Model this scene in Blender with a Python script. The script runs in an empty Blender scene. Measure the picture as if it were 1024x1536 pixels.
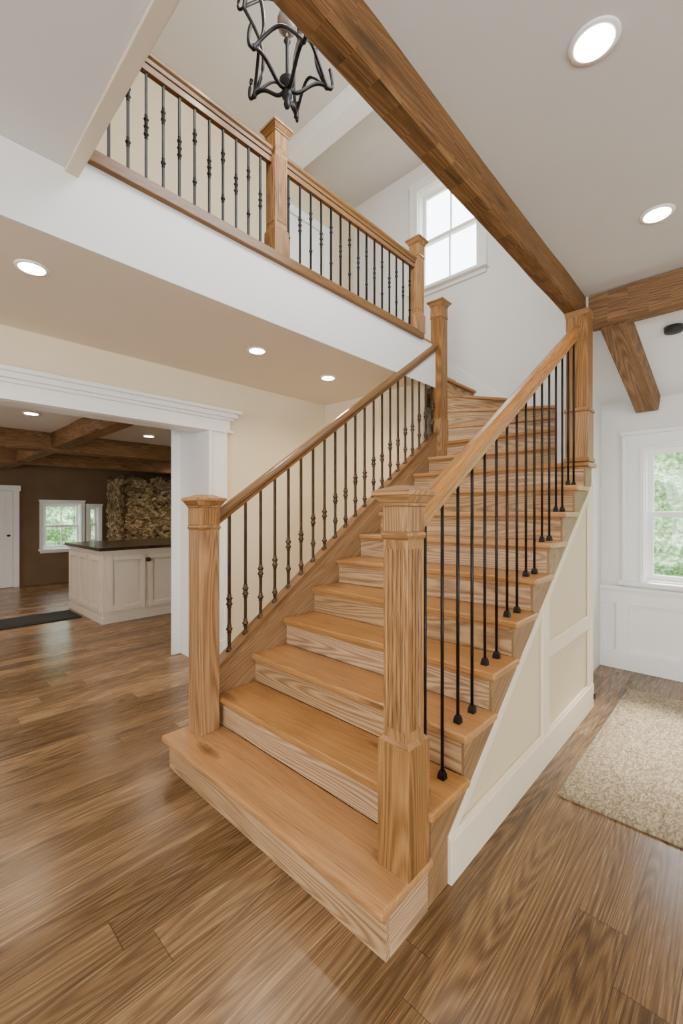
import bpy, math, random
from mathutils import Vector, Matrix, noise as mnoise
random.seed(7)
C = bpy.context.scene.collection

# ------------------------------------------------------------------ node helpers
def newmat(name):
    m = bpy.data.materials.new(name); m.use_nodes = True
    nt = m.node_tree; nt.nodes.clear()
    out = nt.nodes.new('ShaderNodeOutputMaterial')
    b = nt.nodes.new('ShaderNodeBsdfPrincipled')
    nt.links.new(b.outputs[0], out.inputs[0])
    return m, nt, b
def setin(nt, sock, val):
    if isinstance(val, bpy.types.NodeSocket): nt.links.new(val, sock)
    else: sock.default_value = val
def M(nt, op, a, b=None, c=None, clamp=False):
    n = nt.nodes.new('ShaderNodeMath'); n.operation = op; n.use_clamp = clamp
    setin(nt, n.inputs[0], a)
    if b is not None: setin(nt, n.inputs[1], b)
    if c is not None: setin(nt, n.inputs[2], c)
    return n.outputs[0]
def mapping(nt, vec, scale=(1,1,1), loc=(0,0,0)):
    n = nt.nodes.new('ShaderNodeMapping'); nt.links.new(vec, n.inputs['Vector'])
    n.inputs['Scale'].default_value = scale; n.inputs['Location'].default_value = loc
    return n.outputs[0]
def noise(nt, vec, scale=1.0, detail=2.0, rough=.5, dist=0.0):
    n = nt.nodes.new('ShaderNodeTexNoise'); nt.links.new(vec, n.inputs['Vector'])
    n.inputs['Scale'].default_value = scale; n.inputs['Detail'].default_value = detail
    n.inputs['Roughness'].default_value = rough; n.inputs['Distortion'].default_value = dist
    return n.outputs[0]
def ramp(nt, fac, stops):
    n = nt.nodes.new('ShaderNodeValToRGB'); nt.links.new(fac, n.inputs[0])
    e = n.color_ramp.elements
    while len(e) < len(stops): e.new(.5)
    for i, (p, c) in enumerate(stops):
        e[i].position = p; e[i].color = (*c, 1) if len(c) == 3 else c
    return n.outputs[0]
def mixc(nt, fac, a, b, mode='MIX'):
    n = nt.nodes.new('ShaderNodeMix'); n.data_type = 'RGBA'; n.blend_type = mode
    setin(nt, n.inputs[0], fac)
    for s, v in ((n.inputs[6], a), (n.inputs[7], b)):
        if isinstance(v, bpy.types.NodeSocket): nt.links.new(v, s)
        else: s.default_value = (*v, 1)
    return n.outputs[2]
def bump(nt, b, h, strength=.2, dist=.01):
    n = nt.nodes.new('ShaderNodeBump'); n.inputs['Strength'].default_value = strength
    n.inputs['Distance'].default_value = dist
    nt.links.new(h, n.inputs['Height']); nt.links.new(n.outputs[0], b.inputs['Normal'])
def srgb(r, g, b):
    f = lambda c: (c/255/12.92) if c/255 <= .04045 else ((c/255+.055)/1.055)**2.4
    return (f(r), f(g), f(b))

def wood(name, dark, mid, light, rough=.4, knots=0.0, cath=.3, planks=None, spec=.32, bstr=.06, kscale=(1.7,6)):
    m, nt, b = newmat(name)
    if planks:
        w, L = planks
        geo = nt.nodes.new('ShaderNodeNewGeometry')
        sp = nt.nodes.new('ShaderNodeSeparateXYZ'); nt.links.new(geo.outputs['Position'], sp.inputs[0])
        x, y = sp.outputs[0], sp.outputs[1]
        px = M(nt,'DIVIDE', x, w); ix = M(nt,'FLOOR', px)
        wn = nt.nodes.new('ShaderNodeTexWhiteNoise'); wn.noise_dimensions = '1D'; nt.links.new(ix, wn.inputs['W'])
        py = M(nt,'DIVIDE', M(nt,'ADD', y, M(nt,'MULTIPLY', wn.outputs[0], 5.0)), L); iy = M(nt,'FLOOR', py)
        wn2 = nt.nodes.new('ShaderNodeTexWhiteNoise'); wn2.noise_dimensions = '1D'
        nt.links.new(M(nt,'ADD', ix, M(nt,'MULTIPLY', iy, 37.3)), wn2.inputs['W'])
        r = wn2.outputs[0]
        cb = nt.nodes.new('ShaderNodeCombineXYZ')
        nt.links.new(M(nt,'ADD', y, M(nt,'MULTIPLY', r, 53.0)), cb.inputs[0])
        nt.links.new(M(nt,'ADD', x, M(nt,'MULTIPLY', r, 31.0)), cb.inputs[1])
        vec = cb.outputs[0]; tint = r
    else:
        tc = nt.nodes.new('ShaderNodeTexCoord'); vec = tc.outputs['UV']
        at = nt.nodes.new('ShaderNodeAttribute'); at.attribute_name = 'tint'; tint = at.outputs['Fac']
    n1 = noise(nt, mapping(nt, vec, (.30, 4.2, 1)), 1, 2.2, .4, .1)
    ca = M(nt,'MULTIPLY_ADD', M(nt,'SINE', M(nt,'MULTIPLY', n1, 230.0)), .5, .5)
    n2 = noise(nt, mapping(nt, vec, (4.5, 190, 1)), 1, 4, .65, .05)
    n3 = noise(nt, mapping(nt, vec, (.8, 9, 1)), 1, 4, .55)
    f = M(nt,'ADD', M(nt,'MULTIPLY', ca, cath*.5), M(nt,'ADD', M(nt,'MULTIPLY', n2, .60-cath*.25), M(nt,'MULTIPLY', n3, .40-cath*.25)))
    col = ramp(nt, f, [(.30, dark), (.50, mid), (.72, light)])
    hs = nt.nodes.new('ShaderNodeHueSaturation'); nt.links.new(col, hs.inputs['Color'])
    rng = (.72, .60) if planks else (.22, .88)
    nt.links.new(M(nt,'MULTIPLY_ADD', tint, rng[0], rng[1]), hs.inputs['Value'])
    nt.links.new(M(nt,'MULTIPLY_ADD', tint, -.12, 1.0), hs.inputs['Saturation'])
    col = hs.outputs[0]
    if knots > 0:
        v = nt.nodes.new('ShaderNodeTexVoronoi'); v.inputs['Scale'].default_value = 1
        nd = nt.nodes.new('ShaderNodeVectorMath'); nd.operation = 'ADD'
        nt.links.new(mapping(nt, vec, (*kscale, 1)), nd.inputs[0])
        nn = nt.nodes.new('ShaderNodeTexNoise'); nt.links.new(vec, nn.inputs['Vector']); nn.inputs['Scale'].default_value = 30
        sc = nt.nodes.new('ShaderNodeVectorMath'); sc.operation = 'SCALE'; sc.inputs[3].default_value = .12
        nt.links.new(nn.outputs[1], sc.inputs[0]); nt.links.new(sc.outputs[0], nd.inputs[1])
        nt.links.new(nd.outputs[0], v.inputs['Vector'])
        spk = nt.nodes.new('ShaderNodeSeparateColor'); nt.links.new(v.outputs['Color'], spk.inputs[0])
        size = M(nt,'MULTIPLY', M(nt,'POWER', spk.outputs[0], 1.1), .18*knots)
        k = M(nt,'SUBTRACT', 1.0, M(nt,'DIVIDE', v.outputs['Distance'], M(nt,'ADD', size, .001)), clamp=True)
        k = M(nt,'POWER', k, .6)
        col = mixc(nt, M(nt,'MULTIPLY', k, .85), col, tuple(c*.22 for c in dark))
    if planks:
        fx = M(nt,'FRACT', px); fy = M(nt,'FRACT', py)
        e1 = M(nt,'MAXIMUM', M(nt,'LESS_THAN', fx, .014), M(nt,'LESS_THAN', fy, .0015))
        col = mixc(nt, M(nt,'MULTIPLY', e1, .7), col, tuple(c*.15 for c in dark))
    nt.links.new(col, b.inputs['Base Color'])
    nt.links.new(M(nt,'MULTIPLY_ADD', n2, .16, rough-.08), b.inputs['Roughness'])
    b.inputs['Specular IOR Level'].default_value = spec
    bump(nt, b, f, bstr, .004)
    return m

def plain(name, col, rough=.6, metal=0.0, var=.03, nscale=3, b_=0.0, bscale=200, spec=.5):
    m, nt, b = newmat(name)
    tc = nt.nodes.new('ShaderNodeNewGeometry')
    n = noise(nt, tc.outputs['Position'], nscale, 3)
    c2 = tuple(max(0, c*(1-var*3)) for c in col)
    nt.links.new(ramp(nt, n, [(.3, c2), (.7, col)]), b.inputs['Base Color'])
    b.inputs['Roughness'].default_value = rough; b.inputs['Metallic'].default_value = metal
    b.inputs['Specular IOR Level'].default_value = spec
    if b_ > 0: bump(nt, b, noise(nt, tc.outputs['Position'], bscale, 2), b_, .002)
    return m
def emit(name, col, s):
    m = bpy.data.materials.new(name); m.use_nodes = True; nt = m.node_tree; nt.nodes.clear()
    o = nt.nodes.new('ShaderNodeOutputMaterial'); e = nt.nodes.new('ShaderNodeEmission')
    e.inputs[0].default_value = (*col, 1); e.inputs[1].default_value = s
    nt.links.new(e.outputs[0], o.inputs[0]); return m

OAK = wood('oak_newel', srgb(96,64,30), srgb(146,102,52), srgb(180,134,78), .40, .35, .35)
TREAD = wood('oak_tread', srgb(128,84,40), srgb(168,117,60), srgb(190,142,84), .30, 1.5, .14)
RISER = wood('oak_riser', srgb(120,88,56), srgb(174,136,94), srgb(204,168,126), .5, .2, .45)
RAIL = wood('oak_rail', srgb(80,54,26), srgb(120,84,44), srgb(150,110,62), .30, 0, .12)
RAILR = wood('oak_rail_honey', srgb(126,82,36), srgb(168,114,54), srgb(196,144,80), .28, 0, .12)
STRG = wood('oak_stringer', srgb(94,66,36), srgb(136,100,58), srgb(166,128,82), .45, .4, .25)
BEAM = wood('beam_wood', srgb(62,42,22), srgb(118,82,44), srgb(160,120,74), .68, 1.9, .22, kscale=(1.6,4.5), bstr=.5)
FLOOR = wood('floor_oak', srgb(76,55,34), srgb(122,91,57), srgb(158,124,82), .26, .6, .34, planks=(.15,1.9), spec=.42)
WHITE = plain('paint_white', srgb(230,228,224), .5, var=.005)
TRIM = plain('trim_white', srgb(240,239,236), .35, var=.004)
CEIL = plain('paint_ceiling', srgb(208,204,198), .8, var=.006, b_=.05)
CREAM = plain('paint_cream', srgb(228,214,184), .7, var=.008, b_=.05)
CREAM2 = plain('paint_cream_upper', srgb(216,200,168), .7, var=.008, b_=.05)
PANEL = plain('panel_cream', srgb(216,200,166), .55, var=.006)
PTRIM = plain('panel_trim', srgb(230,218,192), .5, var=.004)
BEIGE = plain('beige_edge', srgb(206,192,168), .7, var=.01)
DARKW = plain('kitchen_brown_wall', srgb(116,92,68), .8, var=.06)
IRON = plain('wrought_iron', srgb(42,40,40), .45, .7, var=.1, nscale=20)
BRONZE = plain('bronze_iron', srgb(92,74,54), .36, .7, var=.12, nscale=20)
DARKTOP = plain('countertop_dark', srgb(44,32,26), .25, var=.1)
CAB = plain('cabinet_paint', srgb(208,196,182), .45, var=.01)
BLACK = plain('black_rubber', srgb(34,34,36), .8, var=.1)
LAMP = emit('downlight_glow', (1, .86, .66), 32)
BLACKS = plain('dark_bracket', srgb(25,25,25), .5)

# ------------------------------------------------------------------ mesh builder
class B:
    def __init__(s, name):
        s.name = name; s.v = []; s.f = []; s.uv = []; s.mi = []; s.t = []; s.sm = []; s.mats = []
    def add(s, vs, fs, mat, g=(0,0,1), smooth=False):
        if mat not in s.mats: s.mats.append(mat)
        mi = s.mats.index(mat); base = len(s.v); tint = random.random()
        ox, oy = random.uniform(0,40), random.uniform(0,40)
        g = Vector(g).normalized(); vs = [Vector(q) for q in vs]; s.v += vs
        for f in fs:
            n = Vector((0,0,0))
            for i in range(len(f)):
                a, b = vs[f[i]], vs[f[(i+1) % len(f)]]
                n += a.cross(b)
            n = n.normalized() if n.length > 1e-12 else Vector((0,0,1))
            if abs(n.dot(g)) > .85:
                h = n.orthogonal().normalized(); u = h; w = n.cross(h)
            else:
                w = n.cross(g).normalized(); u = g
            s.f.append([base+i for i in f]); s.mi.append(mi); s.t.append(tint); s.sm.append(smooth)
            s.uv += [(vs[i].dot(u)+ox, vs[i].dot(w)+oy) for i in f]
    def box(s, a, b, mat, g=None):
        e = random.uniform(0, .0007)   # avoid exactly coincident faces
        x0,x1 = sorted((a[0],b[0])); y0,y1 = sorted((a[1],b[1])); z0,z1 = sorted((a[2],b[2]))
        x0-=e; y0-=e; z0-=e; x1+=e; y1+=e; z1+=e
        if g is None:
            d = (x1-x0, y1-y0, z1-z0); i = d.index(max(d)); g = [0,0,0]; g[i] = 1
        vs = [(x0,y0,z0),(x1,y0,z0),(x1,y1,z0),(x0,y1,z0),(x0,y0,z1),(x1,y0,z1),(x1,y1,z1),(x0,y1,z1)]
        s.add(vs, [(0,3,2,1),(4,5,6,7),(0,1,5,4),(1,2,6,5),(2,3,7,6),(3,0,4,7)], mat, g)
    def sweep(s, p0, p1, prof, mat, smooth=False):
        p0 = Vector(p0); p1 = Vector(p1); d = (p1-p0).normalized()
        side = d.cross(Vector((0,0,1))).normalized(); up = side.cross(d)
        n = len(prof)
        vs = [p+side*a+up*b for p in (p0,p1) for a,b in prof]
        fs = [(i,(i+1)%n,n+(i+1)%n,n+i) for i in range(n)] + [tuple(range(n-1,-1,-1)), tuple(range(n,2*n))]
        s.add(vs, fs, mat, d, smooth)
    def prism(s, poly, axis, a0, a1, mat, g):
        e = random.uniform(0, .0005); a0, a1 = min(a0,a1)-e, max(a0,a1)+e
        def P(p,a): return {'x':(a,p[0],p[1]),'y':(p[0],a,p[1]),'z':(p[0],p[1],a)}[axis]
        ar = sum(poly[i][0]*poly[(i+1)%len(poly)][1]-poly[(i+1)%len(poly)][0]*poly[i][1] for i in range(len(poly)))
        if axis == 'y': ar = -ar
        if ar < 0: poly = poly[::-1]
        n = len(poly); vs = [P(p,a0) for p in poly]+[P(p,a1) for p in poly]
        fs = [(i,(i+1)%n,n+(i+1)%n,n+i) for i in range(n)] + [tuple(range(n-1,-1,-1)), tuple(range(n,2*n))]
        s.add(vs, fs, mat, g)
    def frus(s, cx, cy, z0, w0, z1, w1, mat):
        a, b = w0/2, w1/2
        vs = [(cx-a,cy-a,z0),(cx+a,cy-a,z0),(cx+a,cy+a,z0),(cx-a,cy+a,z0),(cx-b,cy-b,z1),(cx+b,cy-b,z1),(cx+b,cy+b,z1),(cx-b,cy+b,z1)]
        s.add(vs, [(0,3,2,1),(4,5,6,7),(0,1,5,4),(1,2,6,5),(2,3,7,6),(3,0,4,7)], mat, (0,0,1) if z1-z0 > .05 else (1,0,0))
    def lathe(s, c, prof, mat, seg=12, smooth=True):
        vs = []
        for r,z in prof:
            for i in range(seg):
                t = 2*math.pi*i/seg; vs.append((c[0]+r*math.cos(t), c[1]+r*math.sin(t), c[2]+z))
        fs = []
        for j in range(len(prof)-1):
            for i in range(seg):
                k = (i+1) % seg; fs.append((j*seg+i, j*seg+k, (j+1)*seg+k, (j+1)*seg+i))
        fs.append(tuple(range(seg-1,-1,-1))); fs.append(tuple((len(prof)-1)*seg+i for i in range(seg)))
        s.add(vs, fs, mat, (0,0,1), smooth)
    def tube(s, pts, r, mat, seg=8):
        pts = [Vector(p) for p in pts]; vs = []; n = len(pts); up = Vector((.13,.07,1)).normalized()
        for i,p in enumerate(pts):
            d = (pts[min(i+1,n-1)]-pts[max(i-1,0)]).normalized()
            a = d.cross(up)
            if a.length < .05: a = d.cross(Vector((1,0,0)))
            a.normalize(); b = d.cross(a); rr = r[i] if isinstance(r, list) else r
            for k in range(seg):
                t = 2*math.pi*k/seg; vs.append(p+a*rr*math.cos(t)+b*rr*math.sin(t))
        fs = [(j*seg+i, j*seg+(i+1)%seg, (j+1)*seg+(i+1)%seg, (j+1)*seg+i) for j in range(n-1) for i in range(seg)]
        fs += [tuple(range(seg)), tuple((n-1)*seg+i for i in range(seg-1,-1,-1))]
        s.add(vs, fs, mat, (0,0,1), True)
    def make(s, bevel=0.0, seg=2, parent=None):
        me = bpy.data.meshes.new(s.name); me.from_pydata([tuple(q) for q in s.v], [], s.f)
        for m in s.mats: me.materials.append(m)
        uv = me.uv_layers.new(name='UVMap')
        uv.data.foreach_set('uv', [c for p in s.uv for c in p])
        at = me.attributes.new('tint', 'FLOAT', 'FACE'); at.data.foreach_set('value', s.t)
        me.polygons.foreach_set('material_index', s.mi); me.polygons.foreach_set('use_smooth', s.sm)
        me.update()
        o = bpy.data.objects.new(s.name, me); C.objects.link(o)
        if bevel > 0:
            md = o.modifiers.new('bevel', 'BEVEL'); md.width = bevel; md.segments = seg
            md.limit_method = 'ANGLE'; md.angle_limit = math.radians(40)
        if parent: o.parent = parent
        return o
def empty(name):
    e = bpy.data.objects.new(name, None); C.objects.link(e); return e
def simple(name, boxes, mat, bevel=0.0):
    b = B(name)
    for q in boxes: b.box(q[0], q[1], q[2] if len(q) > 2 else mat)
    return b.make(bevel)

# ------------------------------------------------------------------ constants
R = .18125; RUN = .26; Y1 = 1.08
XL, XR = -2.31, -.82
def nose(y): return R + (y-Y1)*R/RUN
def zb(y): return nose(y) - .29
ZC = 3.07; ZS = 2.73; ZU = 3.2; ZT = 5.9; YF = 4.7; ZO = 2.225

# ------------------------------------------------------------------ room shell
simple('floor', [((-10.6,-3.2,-.1),(3.4,6.3,-.001))], FLOOR)
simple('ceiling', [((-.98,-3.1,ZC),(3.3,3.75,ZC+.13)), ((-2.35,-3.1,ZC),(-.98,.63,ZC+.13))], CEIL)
b = B('ceiling_slope'); b.prism([(3.7,3.0),(4.72,2.46),(4.72,2.56),(3.7,3.15)], 'x', -1.05, 3.3, WHITE, (1,0,0)); b.make()
SOFF = plain('paint_soffit', srgb(230,216,194), .7, var=.006)
simple('floor_upper', [((-4.3,-3.1,ZS),(-2.35,3.9,ZU-.03), SOFF), ((-4.3,-3.1,ZU-.03),(-2.36,3.9,ZU), TREAD),
                       ((-4.3,3.9,ZS),(-2.84,YF,ZU-.03), SOFF), ((-4.3,3.9,ZU-.03),(-2.84,YF,ZU), TREAD)], SOFF)
simple('trim_1', [((-2.345,-3.0,ZS-.002),(-2.33,3.88,ZC-.002), WHITE),((-2.346,.632,ZC-.01),(-2.3305,3.88,ZU-.055), WHITE)], WHITE)
simple('trim_2', [((-2.42,.635,ZU-.055),(-2.30,3.62,ZU+.012), RAIL)], RAIL, .006)
simple('trim_3', [((-2.33,.572,ZC-.02),(-.99,.63,ZC-.001), BEIGE)], BEIGE, .003)
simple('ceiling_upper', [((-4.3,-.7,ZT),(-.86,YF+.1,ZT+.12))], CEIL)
simple('ceiling_kitchen', [((-10.4,-3.1,2.45),(-3.75,2.09,2.55)), ((-10.4,2.09,2.45),(-4.25,6.2,2.55))], WHITE)
def wall_holes(name, mp, a0, a1, z0, z1, holes, mat, th=.15):
    b = B(name); cuts = sorted(holes)
    x = a0
    def bx(p, q, r, s_):
        if q-p > 1e-4 and s_-r > 1e-4: b.box(mp(p,0,r), mp(q,-th,s_), mat)
    for (h0,h1,hz0,hz1) in cuts:
        bx(x,h0,z0,z1); bx(h0,h1,z0,hz0); bx(h0,h1,hz1,z1); x = h1
    bx(x,a1,z0,z1); return b.make()
mpF = lambda a,d,z: (a, YF-d, z)
mpK = lambda a,d,z: (-10.3+d, a, z)
mpR = lambda a,d,z: (3.2-d, a, z)
mpB = lambda a,d,z: (a, -3.0+d, z)
mpW = lambda a,d,z: (-.98-d, a, z)
W1 = (-.68,.55,.82,2.04); W2 = (-3.08,-2.26,4.27,5.55)
wall_holes('wall_far', mpF, -4.35, 3.3, 0, ZT+.1, [W2, W1], WHITE)
WR = (-.8,1.4,.6,2.5)
wall_holes('wall_right', mpR, -3.1, 4.8, 0, 3.2, [WR], CREAM)
WB = (-1.6,1.4,.6,2.5)
wall_holes('wall_back', mpB, -10.4, 3.3, 0, 3.2, [WB], CREAM)
WK1 = (2.16,2.82,.70,1.62); WK2 = (2.98,3.17,.80,1.56)
wall_holes('wall_kitchen', mpK, -3.1, 6.2, 0, 2.5, [WK1, WK2], DARKW)
simple('wall_kitchen_side', [((-10.4,6.0,0),(-4.2,6.15,2.5))], DARKW)
WW = (1.2,2.9,3.9,5.4)  # opening added in the unseen well wall, for the stairwell fill lamp
wall_holes('wall_stairwell', mpW, .63, 3.62, ZC+.001, ZT, [WW], WHITE, th=-.0+.12)
simple('wall_stairwell_front', [((-2.35,.5,ZU),(-.86,.63,ZT))], WHITE)
simple('wall_upper_end', [((-4.3,-.7,ZU),(-2.35,-.55,ZT)), ((-2.35,-.7,ZU),(-2.25,.5,ZT))], CREAM2)
simple('wall_upper', [((-4.35,-.7,ZU),(-4.2,YF,ZT))], CREAM2)
simple('wall_stair_end', [((-1.1,3.66,0),(-1.02,YF,ZT)), ((-1.1,3.62,0),(-.86,3.70,ZC+.1)), ((-1.1,3.62,ZC),(-.86,3.70,ZT))], WHITE)
simple('wall_left', [((-4.25,2.09,0),(-3.7,3.9,ZS)), ((-3.88,-1.6,ZO),(-3.7,2.09,ZS)), ((-4.25,-3,0),(-3.7,-1.6,ZS))], CREAM)
simple('wall_under_landing', [((-3.7,3.62,0),(-2.375,3.74,ZS))], CREAM)

b = B('trim_4')
X = -3.7
b.box((X-.56,2.065,0),(X+.005,2.09,2.44), TRIM)
b.box((X-.19,-1.6,ZO-.012),(X+.005,2.09,ZO), TRIM)
b.box((X,2.08,0),(X+.03,2.26,ZO), TRIM); b.box((X,2.10,0),(X+.042,2.24,.22), TRIM)
b.box((X,2.065,0),(X+.045,2.10,ZO), TRIM); b.box((X,2.235,0),(X+.045,2.26,ZO), TRIM)
for z0,z1,p in ((ZO-.01,2.335,.03),(ZO-.01,ZO+.015,.055),(2.335,2.36,.055),(2.36,2.40,.085),(2.40,2.43,.115)):
    b.box((X,-2.0,z0),(X+p,2.27+p,z1), TRIM)
b.box((X-.56,1.98,0),(X-.53,2.09,2.44), TRIM)
b.make(.004)
simple('baseboard_left', [((X,2.26,0),(X+.018,3.62,.17)), ((X,2.26,.14),(X+.024,3.62,.15)), ((-3.7,3.602,0),(-2.38,3.62,.17))], TRIM, .003)

b = B('trim_5')
b.box((-1.02,YF-.010,0),(3.2,YF,.72), TRIM)
b.box((-1.02,YF-.07,.735),(3.2,YF,.765), TRIM); b.box((-1.02,YF-.04,.70),(3.2,YF,.735), TRIM)
xs = [-.84,.18,.94,1.7,2.45,3.2]
b.box((-1.02,YF-.032,.15),(-.99,YF-.010,.66), TRIM)
for i,x in enumerate(xs): b.box((x-.05,YF-.040,.15),(x+.05,YF-.010,.66), TRIM)
b.box((-1.02,YF-.040,.60),(3.2,YF-.010,.70), TRIM)
for i in range(len(xs)-1):
    p,q = xs[i]+.05, xs[i+1]-.05
    for bb in (((p,.17),(p+.022,.60)),((q-.022,.17),(q,.60)),((p,.17),(q,.19)),((p,.58),(q,.60))):
        b.box((bb[0][0],YF-.024,bb[0][1]),(bb[1][0],YF-.008,bb[1][1]), TRIM)
b.make(.003)
simple('baseboard_far', [((-1.02,YF-.052,0),(3.2,YF,.17))], TRIM, .004)
simple('baseboard_right', [((3.18,-3,0),(3.2,YF-.06,.17))], TRIM, .004)

# windows
GL = bpy.data.materials.new('window_glass'); GL.use_nodes = True; nt = GL.node_tree; nt.nodes.clear()
o_ = nt.nodes.new('ShaderNodeOutputMaterial'); mx = nt.nodes.new('ShaderNodeMixShader'); tr = nt.nodes.new('ShaderNodeBsdfTransparent')
gs = nt.nodes.new('ShaderNodeBsdfGlossy'); gs.inputs['Roughness'].default_value = .02; mx.inputs[0].default_value = .02
nt.links.new(tr.outputs[0], mx.inputs[1]); nt.links.new(gs.outputs[0], mx.inputs[2]); nt.links.new(mx.outputs[0], o_.inputs[0])
def window(name, mp, hole, casing=.11, cols=2, th=.15):
    a0,a1,z0,z1 = hole; b = B(name)
    bx = lambda p,q,m=TRIM: b.box(mp(*p), mp(*q), m)
    f = .045; c = casing; hc = min(c,.13)
    bx((a0,0.0,z0),(a0+.015,-th,z1)); bx((a1-.015,0,z0),(a1,-th,z1)); bx((a0,0,z1-.015),(a1,-th,z1)); bx((a0,0,z0),(a1,-th,z0+.015))
    bx((a0-c,.022,z0-.001),(a0+.004,0,z1)); bx((a1-.004,.022,z0-.001),(a1+c,0,z1)); bx((a0-c,.026,z1-.001),(a1+c,0,z1+hc))
    bx((a0-c-.01,.044,z0),(a0-c+.02,0,z1+hc)); bx((a1+c-.02,.044,z0),(a1+c+.01,0,z1+hc)); bx((a0-c-.02,.06,z1+hc-.02),(a1+c+.02,0,z1+hc+.015))
    bx((a0-.03,.036,z0),(a0-.0,0,z1)); bx((a1,.036,z0),(a1+.03,0,z1)); bx((a0-.03,.038,z1),(a1+.03,0,z1+.03))
    bx((a0-c-.03,.09,z0-.035),(a1+c+.03,-.02,z0)); bx((a0-c,.03,z0-.08),(a1+c,0,z0-.035))
    zm = (z0+z1)/2
    for (s0,s1,dd) in ((z0+.015,zm+.02,-.06),(zm-.02,z1-.015,-.09)):
        bx((a0+.015,dd,s0),(a0+.015+f,dd-.03,s1)); bx((a1-.015-f,dd,s0),(a1-.015,dd-.03,s1))
        bx((a0+.015,dd+.001,s0),(a1-.015,dd-.031,s0+f)); bx((a0+.015,dd+.001,s1-f),(a1-.015,dd-.031,s1))
        for i in range(1,cols):
            x = a0+(a1-a0)*i/cols; bx((x-.01,dd-.005,s0),(x+.01,dd-.025,s1))
        bx((a0+.05,dd-.013,s0+.04),(a1-.05,dd-.016,s1-.04), GL)
    return b.make(.002)
window('window_1', mpF, W1, .15, cols=1)
window('window_2', mpF, W2, .10, cols=2)
window('window_3', mpK, WK1, .06, cols=2)
window('window_4', mpK, WK2, .05, cols=1)
window('added_window_right', mpR, WR, .11)  # out of view, added to brighten the room
window('added_window_back', mpB, WB, .11)  # likewise added out of view for more light

def door(name, mp, a0, a1, h):
    b = B(name); bx = lambda p,q,m=TRIM: b.box(mp(*p), mp(*q), m)
    bx((a0,.001,.005),(a1,.03,h)); w = a1-a0
    for z0,z1 in ((.15,.85),(.98,h-.12)):
        for i in range(2):
            p0 = a0+.1+i*(w-.1)/2; p1 = p0+(w-.3)/2
            bx((p0,.03,z0),(p1,.036,z1)); bx((p0+.03,.036,z0+.03),(p1-.03,.042,z1-.03))
    for p0,p1 in ((a0-.1,a0-.005),(a1+.005,a1+.1)): bx((p0,.001,0),(p1,.045,h+.004))
    bx((a0-.12,.001,h+.005),(a1+.12,.055,h+.11))
    c = Vector(mp(a1-.07,.06,1.0)); b.lathe(c, [(.012,-.02),(.028,-.012),(.03,0),(.028,.012),(.012,.02)], IRON)
    b.make(.003)
door('door_1', mpK, .88, 1.66, 1.85)
door('door_2', lambda a,d,z: (-4.2+d,a,z+ZU), 3.35, 4.05, 2.0)

# ------------------------------------------------------------------ staircase
ST = empty('staircase')
b = B('treads')
for k in range(1, 13):
    y = Y1+RUN*(k-1); z = k*R
    x0, x1 = XL, XR
    if k == 1: x0 = -2.42; x1 = -.835; y -= .012
    if k >= 11: x1 = -1.1
    y1 = Y1+RUN*k+.035 if k < 12 else YF
    if k == 10: y1 = 3.62+.03
    b.box((x0,y,z-.034),(x1,y1,z), TREAD, (1,0,0))
    if k == 10: b.box((x0,y1,z-.034),(-1.1,y+RUN+.035,z), TREAD, (1,0,0))
PV = (-2.31, 3.99); dz = (ZU-12*R)/6
def hit(a):
    c, s_ = math.cos(a), math.sin(a)
    t = min((-1.1-PV[0])/c if c > 1e-6 else 1e9, (YF-PV[1])/s_ if s_ > 1e-6 else 1e9)
    return (PV[0]+c*t, PV[1]+s_*t)
ac = math.atan2(YF-PV[1], -1.1-PV[0])
def sector(a, c):
    p = [PV, hit(a)]
    if a < ac < c: p.append((-1.1, YF))
    p.append(hit(c)); return p
ANG = [math.radians(q) for q in (16,34,58,90)]
rb = B('risers')
for i,a in enumerate(ANG):
    z = 12*R+dz*(i+1)
    nxt = ANG[i+1]+.02 if i < 3 else None
    if i < 3:
        b.prism(sector(a-.04, nxt), 'z', z-.034, z, TREAD, (math.sin(a), -math.cos(a),0))
        rb.prism(sector(a, math.pi/2), 'z', z-dz, z-.034, RISER, (math.cos(a), math.sin(a),0))
for j in range(2):
    x = PV[0]-j*.26; z = 12*R+dz*(4+j)
    b.box((x+.03,PV[1]-.08,z-.034),(x-.30,YF,z), TREAD, (0,1,0))
    rb.box((x,PV[1]-.08,z-dz),(x-.26,YF,z-.034), RISER, (0,1,0))
rb.box((-2.83,PV[1]-.08,ZU-dz),(-2.85,YF,ZU-.034), RISER, (0,1,0))
b.make(.011, 3, ST)
for k in range(1, 13):
    y = Y1+RUN*(k-1)+.032; z = k*R
    x0, x1 = XL, -.862
    if k == 1: x0 = -2.385; x1 = -.844; y -= .012
    if k >= 11: x1 = -1.1
    rb.box((x0,y,z-R),(x1,y+.02,z-.034), RISER, (1,0,0))
    if k > 1: rb.box((x0,y-.014,z-.050),(x1,y,z-.034), TREAD, (1,0,0))
    if k == 1:
        rb.box((-2.385,y+.02,0),(-2.365,y+.20,z-.034), RISER, (0,1,0))
        rb.box((-.862,y+.02,0),(-.844,y+.25,z-.034), RISER, (0,1,0))
rb.make(.002, 1, ST)

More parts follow.
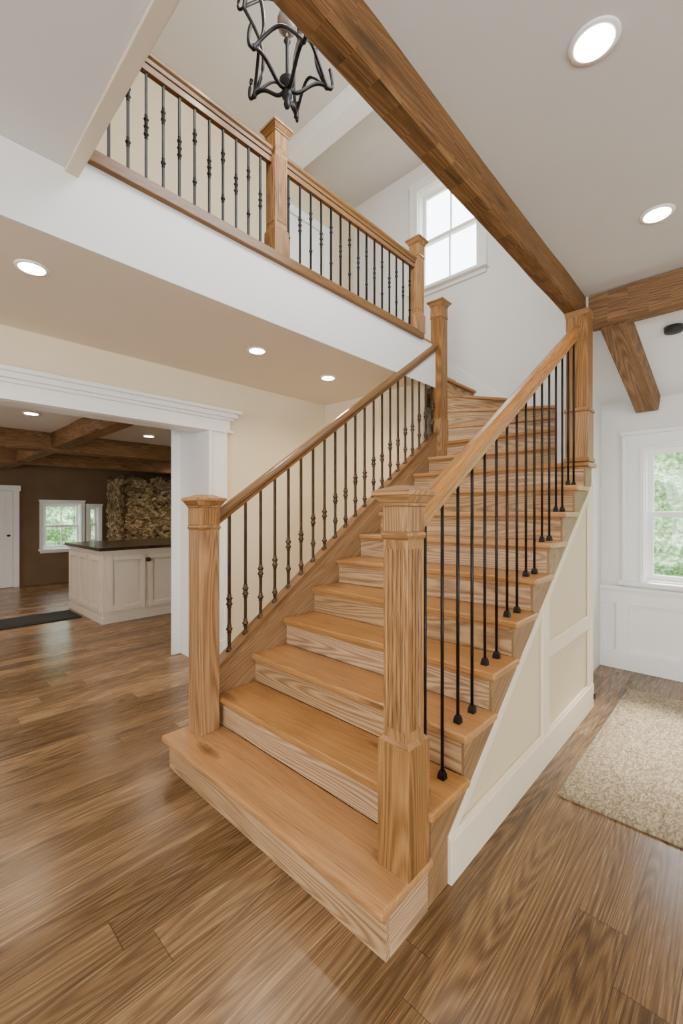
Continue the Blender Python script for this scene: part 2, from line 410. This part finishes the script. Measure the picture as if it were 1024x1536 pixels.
def stepprofile(kmax, yend):
    p = [(Y1+.045,0)]
    for k in range(1,kmax+1):
        y = Y1+RUN*(k-1)+(.032 if k > 1 else .045)
        p.append((y, k*R-.034)); p.append((min(Y1+RUN*k+.032,yend), k*R-.034))
    return p
b = B('stringers')
YS = 1.50
p = stepprofile(10, 3.62); p = p + [(3.62, zb(3.62)), (YS, zb(YS)), (YS, 0)]
b.prism(p, 'x', -.862, -.848, STRG, (0,RUN,R))
b.prism([(1.30,0),(1.30,nose(1.30)+.13),(3.90,nose(3.90)+.13),(3.90,zb(3.9)),(1.38,0)], 'x', -2.37, XL, STRG, (0,RUN,R))
b.sweep((-2.34,1.34,nose(1.34)+.135),(-2.34,3.88,nose(3.88)+.135), [(-.042,-.012),(.042,-.012),(.042,.012),(-.042,.012)], RAIL)
b.make(.003, 2, ST)

b = B('side_panels')
b.prism([(1.3,0),(3.62,0),(3.62,zb(3.62)+.03),(1.3,.08)], 'x', -.90, -.8635, PANEL, (0,1,0))
b.prism([(YS,0),(3.62,0),(3.62,zb(3.62)),(YS,zb(YS))], 'x', -.90, -.8600, PANEL, (0,1,0))
b.prism([(YS,0),(3.62,0),(3.62,.17),(YS,.17)], 'x', -.858, -.832, PTRIM, (0,1,0))
b.prism([(YS,.17),(3.62,.17),(3.62,.185),(YS,.185)], 'x', -.858, -.841, PTRIM, (0,1,0))
def vst(y0,y1): b.prism([(y0,.17),(y1,.17),(y1,zb(y1)-.01),(y0,zb(y0)-.01)], 'x', -.858, -.8385, PTRIM, (0,0,1))
vst(2.55,2.65); vst(3.53,3.62)
b.prism([(2.64,.60),(3.53,.60),(3.53,.69),(2.64,.69)], 'x', -.858, -.8390, PTRIM, (0,1,0))
b.prism([(YS,zb(YS)),(3.6,zb(3.6)),(3.6,zb(3.6)-.055),(1.58,zb(1.58)-.055)], 'x', -.858, -.8430, PTRIM, (0,1,0))
b.prism([(1.30,0),(3.62,0),(3.62,zb(3.62)+.02),(1.34,.02)], 'x', -2.365, -2.33, CREAM, (0,1,0))
b.box((-.90,3.60,.06),(-.825,3.635,.10), BLACKS)
b.make(.002, 1, ST)

def newel(b, x, y, z0, z1, w, base_h=0, wb=None, mat=OAK, block=.1, reed=False):
    wb = wb or w
    H = z1
    capz = H-.075
    if base_h > 0:
        b.frus(x,y,z0,wb,z0+base_h,wb,mat); b.frus(x,y,z0+base_h,wb,z0+base_h+.015,w,mat)
    zs = z0+base_h
    b.frus(x,y,zs,w,capz-block-.025,w,mat)
    if reed:
        for i in range(5):
            o = (i-2)*w*.17; rr = w*.055; q = w/2+.0045
            b.box((x+o-rr,y-q,zs+.05),(x+o+rr,y+q,capz-block-.06), mat, (0,0,1))
            b.box((x-q,y+o-rr,zs+.05),(x+q,y+o+rr,capz-block-.06), mat, (0,0,1))
    b.frus(x,y,capz-block-.03,w*1.0,capz-block-.015,w+.014,mat); b.frus(x,y,capz-block-.015,w+.014,capz-block,w+.004,mat)
    b.frus(x,y,capz-block,w+.004,capz,w+.004,mat)
    b.frus(x,y,capz,w+.012,capz+.012,w+.018,mat)
    b.frus(x,y,capz+.012,w+.018,capz+.038,w+.052,mat)
    b.frus(x,y,capz+.038,w+.062,capz+.056,w+.062,mat)
    b.frus(x,y,capz+.056,w+.056,H,w*.55,mat)
b = B('newel_posts')
NL = (-2.305,1.27); NR = (-.905,1.285)
newel(b, *NL, R, 1.55, .128)
newel(b, *NR, R, 1.545, .106, .45, .135, block=.09, reed=True)
newel(b, -2.325, 3.93, 2.0, 3.64, .125, .4, .14)
PX, PY = -.895, 3.48
b.frus(PX,PY,10*R,.15,10*R+.36,.15,OAK); b.frus(PX,PY,10*R+.36,.168,10*R+.385,.16,OAK)
b.frus(PX,PY,10*R+.0,.165,10*R+.03,.165,OAK)
b.frus(PX,PY,10*R+.385,.142,2.905,.142,OAK); b.frus(PX,PY,2.86,.15,2.90,.16,OAK)
b.make(.0035, 2, ST)

RP = [(.0,-.034),(.022,-.034),(.026,-.012),(.036,.0),(.037,.016),(.028,.030),(.012,.037),(-.012,.037),(-.028,.030),(-.037,.016),(-.036,0),(-.026,-.012),(-.022,-.034)]
b = B('handrails')
def railL(y): return 1.385+.694*(y-1.33)
def railR(y): return 1.40+.645*(y-1.33)
b.sweep((-2.335,1.30,railL(1.30)),(-2.335,3.90,railL(3.90)), RP, RAIL)
BP = [(p[0]*1.08,p[1]*1.18) for p in RP]
b.sweep((-.905,1.30,railR(1.30)),(-.905,3.44,railR(3.44)), BP, RAILR)
b.make(.004, 2, ST)

def baluster(b, x, y, z0, z1, mat, knuckles, r=.0065, ks=1.0):
    b.box((x-r,y-r,z0),(x+r,y+r,z1), mat)
    for kz in knuckles:
        b.lathe((x,y,kz), [(.007*ks,-.028),(.012*ks,-.022),(.009*ks,-.014),(.013*ks,-.008),(.017*ks,0),(.013*ks,.008),(.009*ks,.014),(.012*ks,.022),(.007*ks,.028)], mat, 10)
def shoe(b, x, y, z, mat):
    b.frus(x,y,z,.030,z+.018,.028,mat); b.frus(x,y,z+.018,.028,z+.034,.018,mat)
b = B('balusters')
n = 21
for i in range(n):
    y = 1.46+i*(3.82-1.46)/(n-1); z0 = nose(y)+.14; z1 = railL(y)-.03; L = z1-z0
    ks = [z0+L*.34, z0+L*.30, z0+.07] if i % 2 else [z0+L*.16, z0+L*.38, z0+L*.34]
    baluster(b, -2.34, y, z0, z1, BRONZE, ks, .0070, 1.3)
    b.lathe((-2.34,y,z0), [(.020,0),(.020,.01),(.014,.022),(.010,.03)], BRONZE, 10)
for k in range(2, 10):
    for j in (.085,.215):
        y = Y1+RUN*(k-1)+j; z0 = k*R; z1 = railR(y)-.03
        b.lathe((-.905,y,z0), [(.0072,0),(.0072,z1-z0)], IRON, 10)
        shoe(b, -.905, y, z0, IRON)
b.make(0, 2, ST)

b = B('baseboard_stair')
b.prism([(-1.1,2.1),(-1.1,2.42),(-1.55,2.50),(-1.95,2.72),(-2.75,3.36),(-2.9,3.36),(-2.9,3.1),(-2.3,2.6)], 'y', YF-.018, YF-.001, TRIM, (1,0,0))
b.make(.002)

# ------------------------------------------------------------------ balcony railing
BR = empty('balcony_railing')
b = B('newels')
newel(b, -2.36, 1.845, ZU, 4.10, .105, .17, .122, reed=True)
newel(b, -2.36, 3.57, ZU, 4.13, .105, .17, .122, reed=True)
b.make(.003,2,BR)
b = B('rail'); b.sweep((-2.36,.635,3.895),(-2.36,3.57,3.895), RP, RAIL)
b.sweep((-2.36,.635,3.84),(-2.36,3.57,3.84), [(-.016,-.02),(.016,-.02),(.016,.02),(-.016,.02)], RAIL); b.make(.003,2,BR)
b = B('balusters')
def bal_up(y,i):
    z0 = ZU+.01; z1 = 3.83
    ks = [z0+.28, z0+.32, z0+.36] if i % 2 else [z0+.18, z0+.42, z0+.46]
    baluster(b, -2.36, y, z0, z1, IRON, ks, .0058, .85)
ys = [.68+.0935*i for i in range(12)]
for i,y in enumerate(ys):
    if y < 1.77: bal_up(y,i)
for i in range(15): bal_up(1.95+i*.107, i)
b.make(0,2,BR)

# ------------------------------------------------------------------ beams
def hewn(name, a, c, axis, mat=BEAM, seglen=.12, amp=.005):
    # rough-hewn timber: cross-section rings with irregular, hand-worked faces
    a = Vector(a); c = Vector(c); ax = 'xyz'.index(axis); oth = [i for i in range(3) if i != ax]
    L = c[ax]-a[ax]; n = max(2, int(L/seglen)); b = B(name); vs = []
    u0,u1,v0,v1 = a[oth[0]],c[oth[0]],a[oth[1]],c[oth[1]]
    ch = .012
    ring = [(u0+ch,v0),((u0+u1)/2,v0),(u1-ch,v0),(u1,v0+ch),(u1,(v0+v1)/2),(u1,v1),(u0,v1),(u0,(v0+v1)/2),(u0,v0+ch)]
    m = len(ring)
    for j in range(n+1):
        t = a[ax]+L*j/n
        for k,(u,v) in enumerate(ring):
            q = [0,0,0]; q[ax] = t
            top = k in (5,6)
            du = mnoise.noise(Vector((t*2.3, k*3.1, ax*5)))*amp; dv = 0 if top else mnoise.noise(Vector((t*2.1+9, k*2.7, ax*7)))*amp
            q[oth[0]] = u+du; q[oth[1]] = v+dv; vs.append(q)
    fs = [(j*m+k, j*m+(k+1)%m, (j+1)*m+(k+1)%m, (j+1)*m+k) for j in range(n) for k in range(m)]
    fs += [tuple(range(m-1,-1,-1)), tuple(n*m+k for k in range(m))]
    if axis == 'y': fs = [f[::-1] for f in fs]
    g = [0,0,0]; g[ax] = 1
    b.add(vs, fs, mat, g); return b.make()
hewn('ceiling_beam', (-.985,.64,2.90),(-.885,3.70,ZC), 'y')
hewn('ceiling_beam', (-.865,3.60,2.84),(3.2,3.76,3.06), 'x')
b = B('ceiling_beam')
pr = [(-.085,-.16),(.085,-.16),(.085,.0),(-.085,.0)]
b.sweep((-.72,3.76,2.965),(-.64,4.69,2.475), pr, BEAM); b.make(.01)
hewn('kitchen_ceiling_beam', (-10.3,1.42,2.26),(-3.9,1.60,2.45), 'x')
hewn('kitchen_ceiling_beam', (-6.6,-3,2.22),(-6.38,6,2.45), 'y')
hewn('kitchen_ceiling_beam', (-8.7,-3,2.24),(-8.5,6,2.45), 'y')
simple('ceiling_trim_beam', [((-4.2,3.30,5.68),(-.98,3.52,ZT))], TRIM, .006)
simple('ceiling_trim_beam', [((-4.2,1.2,5.68),(-.98,1.42,ZT))], TRIM, .006)

# ------------------------------------------------------------------ recessed lights
def downlight(x, y, z, r=.065, power=30):
    b = B('recessed_light')
    b.lathe((x,y,z-.008), [(r*1.0,0),(r*1.25,0),(r*1.28,.004),(r*1.28,.007),(r*1.0,.007)], TRIM, 32)
    b.lathe((x,y,z-.010), [(.001,.0),(r*.98,.0),(r*.98,.004),(.001,.004)], LAMP, 32)
    o = b.make()
    l = bpy.data.lights.new('spot', 'SPOT'); l.energy = power; l.color = (1,.80,.57); l.spot_size = math.radians(150); l.spot_blend = .8
    l.shadow_soft_size = .07
    lo = bpy.data.objects.new('lamp', l); lo.location = (x,y,z-.03); C.objects.link(lo); lo.parent = o
for x,y in ((-2.72,.52),(-2.82,2.01),(-2.9,2.88)): downlight(x,y,ZS,.06,50)
for x,y in ((-.384,1.67),(-.357,2.87)): downlight(x,y,ZC,.062,24)
for x,y in ((1.4,1.7),(1.4,-.6),(-.4,-1.2)): downlight(x,y,ZC,.06,22)  # unseen downlights, added to brighten the room
for x,y in ((-5.26,1.0),(-5.61,.72),(-5.71,2.36),(-7.6,1.0),(-7.6,2.4),(-7.6,-1),(-8.2,4.0)): downlight(x,y,2.45,.06,38)
b = B('smoke_detector'); b.lathe((-.40,4.02,2.80), [(.03,-.02),(.055,-.012),(.06,.0),(.06,.03)], BLACKS, 20); b.make()

# ------------------------------------------------------------------ chandelier
b = B('chandelier'); cx, cy, cz = -1.87, 1.535, 3.70
b.lathe((cx,cy,cz), [(.002,0),(.014,.01),(.02,.03),(.012,.05),(.028,.065),(.03,.09),(.018,.11),(.04,.13),(.044,.16),(.02,.18),(.009,.2),(.009,.36),(.02,.38),(.009,.4),(.009,1.4)], IRON, 14)
def bez(p0,p1,p2,p3,n=12):
    p = [Vector(q) for q in (p0,p1,p2,p3)]
    return [p[0]*(1-t)**3+p[1]*3*t*(1-t)**2+p[2]*3*t*t*(1-t)+p[3]*t**3 for t in [i/n for i in range(n+1)]]
def pc(r,a,z): return (cx+r*math.cos(a), cy+r*math.sin(a), cz+z)
NA = 5
for i in range(NA):
    a = 2*math.pi*i/NA+.95; a2 = 2*math.pi*(i+1)/NA+.95; am = (a+a2)/2
    b.tube(bez(pc(.02,a,.11),pc(.08,a,.06),pc(.13,a,.22),pc(.225,a,.17)), .0105, IRON)
    b.tube(bez(pc(.225,a,.17),pc(.27,a,.13),pc(.26,a,.22),pc(.242,a,.27),8), .010, IRON)
    b.tube(bez(pc(.225,a,.17),pc(.09,a,.34),pc(.19,a,.50),pc(.30,a,.72)), .010, IRON)
    b.tube(bez(pc(.225,a,.17),pc(.15,am,.33),pc(.15,am,.33),pc(.225,a2,.17)), .009, IRON)
    b.tube(bez(pc(.30,a,.72),pc(.2,am,.87),pc(.2,am,.87),pc(.30,a2,.72)), .009, IRON)
    b.tube(bez(pc(.30,a,.72),pc(.2,a,.95),pc(.05,a,.95),pc(.01,a,1.15)), .009, IRON)
    b.tube(bez(pc(.30,a,.72),pc(.36,a,.70),pc(.35,a,.80),pc(.31,a,.79),8), .008, IRON)
    b.lathe(pc(.225,a,.15), [(.003,0),(.016,.012),(.01,.03),(.003,.04)], IRON, 8)
b.lathe((cx,cy,cz+.42), [(.02,0),(.05,.03),(.056,.07),(.045,.11),(.02,.13)], plain('seeded_glass', srgb(120,110,98), .2), 16)
b.lathe((cx,cy,5.86), [(.02,-.06),(.05,-.03),(.07,0),(.07,.035)], IRON, 16)
b.tube([(cx,cy,cz+1.4),(cx,cy,5.82)], .006, IRON)
ch = b.make()
l = bpy.data.lights.new('bulb','POINT'); l.energy = 22; l.color = (1,.85,.66); l.shadow_soft_size = .06
lo = bpy.data.objects.new('bulb', l); lo.location = (cx,cy,cz+.65); C.objects.link(lo); lo.parent = ch

# ------------------------------------------------------------------ kitchen
b = B('kitchen_island')
x0,x1,y0,y1 = -7.45,-6.02,1.90,4.6
b.box((x0,y0,.001),(x1,y1,.95), CAB); b.box((x0-.012,y0-.012,.001),(x1+.012,y1,.09), CAB)
b.box((x0-.06,y0-.06,.95),(x1+.06,y1+.05,.99), DARKTOP); b.box((x0-.03,y0-.03,.915),(x1+.03,y1,.949), CAB)
def shaker(mp, a0,a1,z0,z1):
    fr=.065
    for q in (((a0,0,z0),(a0+fr,.028,z1)),((a1-fr,0,z0),(a1,.028,z1)),((a0+fr,0,z0),(a1-fr,.027,z0+fr)),((a0+fr,0,z1-fr),(a1-fr,.027,z1))):
        b.box(mp(*q[0]), mp(*q[1]), CAB)
    b.box(mp(a0+fr+.025,0,z0+fr+.025), mp(a1-fr-.025,.008,z1-fr-.025), CAB)
mI = lambda a,d,z: (x1+d,a,z); mJ = lambda a,d,z: (a,y0-d,z)
for i in range(5): shaker(mI, y0+.05+i*.52, y0+.53+i*.52, .15, .88)
for i in range(3): shaker(mJ, x0+.04+i*.46, x0+.46+i*.46, .15, .88)
b.lathe((x1+.05,y0+.56,.80), [(.01,-.03),(.03,-.02),(.035,0),(.03,.02),(.01,.03)], IRON, 12)
b.make(.003)
def stone(nm, k):
    ms, nt, pb = newmat(nm)
    geo = nt.nodes.new('ShaderNodeNewGeometry'); pos = geo.outputs['Position']
    nn = noise(nt, mapping(nt,pos,(14,14,20)), 1, 6, .75, .8)
    s_ = lambda r,g,b_: tuple(c*k for c in srgb(r,g,b_))
    nt.links.new(ramp(nt, nn, [(.34, s_(96,74,46)), (.48, s_(164,136,96)), (.56, s_(196,170,128)), (.68, s_(226,208,172))]), pb.inputs['Base Color'])
    pb.inputs['Roughness'].default_value = .92; bump(nt, pb, nn, .8, .04); return ms
SM = [stone('field_stone_a',1.0), stone('field_stone_b',.75), stone('field_stone_c',.5)]
MORT = plain('mortar', srgb(84,64,42), .95, var=.1)
b = B('stone_chimney'); sx, sy0, sy1 = -9.35, 3.36, 5.2
b.box((-10.27,sy0,.001),(sx,sy1,2.235), MORT)
def rubble(axis, lo, hi, face, sign, count):
    for _ in range(count):
        c0 = random.uniform(lo+.06, hi-.06); c1 = random.uniform(.06, 2.16)
        la, lb = random.uniform(.05,.13), random.uniform(.018,.045); th = random.gauss(0,.55)
        poly = []
        for k in range(7):
            t = 2*math.pi*k/7+random.uniform(-.25,.25)
            p, q = la*math.cos(t)*random.uniform(.8,1.1), lb*math.sin(t)*random.uniform(.8,1.1)
            u, v_ = c0+p*math.cos(th)-q*math.sin(th), c1+p*math.sin(th)+q*math.cos(th)
            poly.append((min(max(u,lo),hi), min(max(v_,.005),2.225)))
        b.prism(poly, axis, face-sign*.03, face+sign*random.uniform(.008,.06), random.choice(SM), (0,0,1))
rubble('x', sy0, sy1, sx, 1, 1300)
rubble('y', -10.26, sx, sy0, -1, 500)
b.make()
simple('doormat', [((-7.25,.0,.001),(-6.65,1.84,.012)), ((-7.20,.05,.012),(-6.70,1.79,.016))], BLACK, .003)

# ------------------------------------------------------------------ rug
mr, nt, pb = newmat('woven_rug')
geo = nt.nodes.new('ShaderNodeNewGeometry'); pos = geo.outputs['Position']
v = nt.nodes.new('ShaderNodeTexVoronoi'); nt.links.new(mapping(nt,pos,(130,62,1)), v.inputs['Vector']); v.inputs['Scale'].default_value = 1
v.inputs['Randomness'].default_value = .55
n1 = noise(nt, mapping(nt,pos,(40,8,1)), 1, 4, .7)
sm = nt.nodes.new('ShaderNodeSeparateColor'); nt.links.new(v.outputs['Color'], sm.inputs[0])
f = M(nt,'ADD', M(nt,'MULTIPLY', sm.outputs[0], .4), M(nt,'MULTIPLY', n1, .6))
c = ramp(nt, f, [(.25, srgb(112,95,72)), (.5, srgb(158,141,113)), (.75, srgb(192,177,150))])
c = mixc(nt, M(nt,'MULTIPLY', v.outputs['Distance'], .6), c, srgb(82,66,46))
nt.links.new(c, pb.inputs['Base Color']); pb.inputs['Roughness'].default_value = .95
bump(nt, pb, M(nt,'SUBTRACT', 1.0, v.outputs['Distance']), .4, .005)
b = B('area_rug')
b.box((-.70,2.36,.001),(1.9,4.15,.009), mr)
b.box((-.705,2.352,.001),(1.905,2.372,.012), mr); b.box((-.705,4.135,.001),(1.905,4.155,.012), mr); b.box((-.708,2.352,.001),(-.688,4.155,.0125), mr)
b.make(.003)

# ------------------------------------------------------------------ outside
ml, nt, pb = newmat('foliage')
geo = nt.nodes.new('ShaderNodeNewGeometry'); pos = geo.outputs['Position']
a_ = noise(nt, pos, 14, 6, .75)
nt.links.new(ramp(nt, a_, [(.36, srgb(60,92,60)), (.5, srgb(118,156,108)), (.62, srgb(206,220,188))]), pb.inputs['Base Color'])
pb.inputs['Roughness'].default_value = .8
def hedge(name, p0, du, H, L, nu=90, nv=40):
    b = B(name); du = Vector(du); nrm = du.cross(Vector((0,0,1))); vs = []
    for j in range(nv+1):
        for i in range(nu+1):
            p = Vector(p0)+du*(L*i/nu)+Vector((0,0,H*j/nv))
            q = p+nrm*(mnoise.fractal(p*1.7,1,2,4)*.4 + mnoise.noise(p*6)*.1)
            if j == nv: q = q+Vector((0,0,mnoise.noise(p*1.1)*.4))
            vs.append(q)
    fs = [(j*(nu+1)+i, j*(nu+1)+i+1, (j+1)*(nu+1)+i+1, (j+1)*(nu+1)+i) for j in range(nv) for i in range(nu)]
    b.add(vs, fs, ml, (1,0,0), True); return b.make()
hedge('garden_hedge', (-4,8.2,-.095), (1,0,0), 3.1, 12)
hedge('garden_hedge', (-14,-2,-.095), (0,1,0), 2.6, 12)
simple('lawn', [((-30,6.31,-.14),(30,30,-.10)), ((-40,-30,-.14),(-10.62,6.3,-.10))], plain('grass', srgb(110,140,80), .9, var=.1))

# ------------------------------------------------------------------ lights
w = bpy.data.worlds.new('World'); bpy.context.scene.world = w; w.use_nodes = True
bg = w.node_tree.nodes['Background']; bg.inputs[0].default_value = (.88,.94,1,1); bg.inputs[1].default_value = 10.0
def area(name, loc, rot, sx, sy, e, col):
    l = bpy.data.lights.new(name, 'AREA'); l.shape = 'RECTANGLE'; l.size = sx; l.size_y = sy; l.energy = e; l.color = col
    o = bpy.data.objects.new(name, l); o.location = loc; o.rotation_euler = rot; C.objects.link(o)
h = math.pi/2
area('fill_right', (3.17,.3,1.55), (0,h,0), 1.8, 2.1, 52, (1,.97,.92))  # fill lamp set in the added right-wall window
area('fill_back', (-.1,-2.97,1.55), (h,0,0), 2.9, 1.8, 52, (1,.97,.92))  # fill lamp behind the camera, set in the added back window
area('fill_stairwell', (-1.02,2.05,4.65), (0,h,0), 1.4, 1.6, 34, (.90,.95,1))  # unseen fill lamp, added to brighten the upper hall
area('fill_kitchen', (-7.5,-2.95,1.4), (h,0,0), 2.5, 1.6, 60, (1,.93,.84))  # fill lamp added on a windowless wall to brighten the kitchen
s = bpy.data.lights.new('sun','SUN'); s.energy = 16; s.angle = math.radians(14); s.color = (1,.95,.86)
so = bpy.data.objects.new('sun', s); so.rotation_euler = (math.radians(-46),0,math.radians(-6)); C.objects.link(so)

# ------------------------------------------------------------------ camera
cam = bpy.data.cameras.new('camera'); co = bpy.data.objects.new('camera', cam); C.objects.link(co)
cam.sensor_fit = 'HORIZONTAL'; cam.sensor_width = 36; cam.lens = 644/1024*36; cam.clip_start = .05
co.location = (0,0,1.45); co.rotation_euler = (math.pi/2, 0, math.radians(43.4))
bpy.context.scene.camera = co
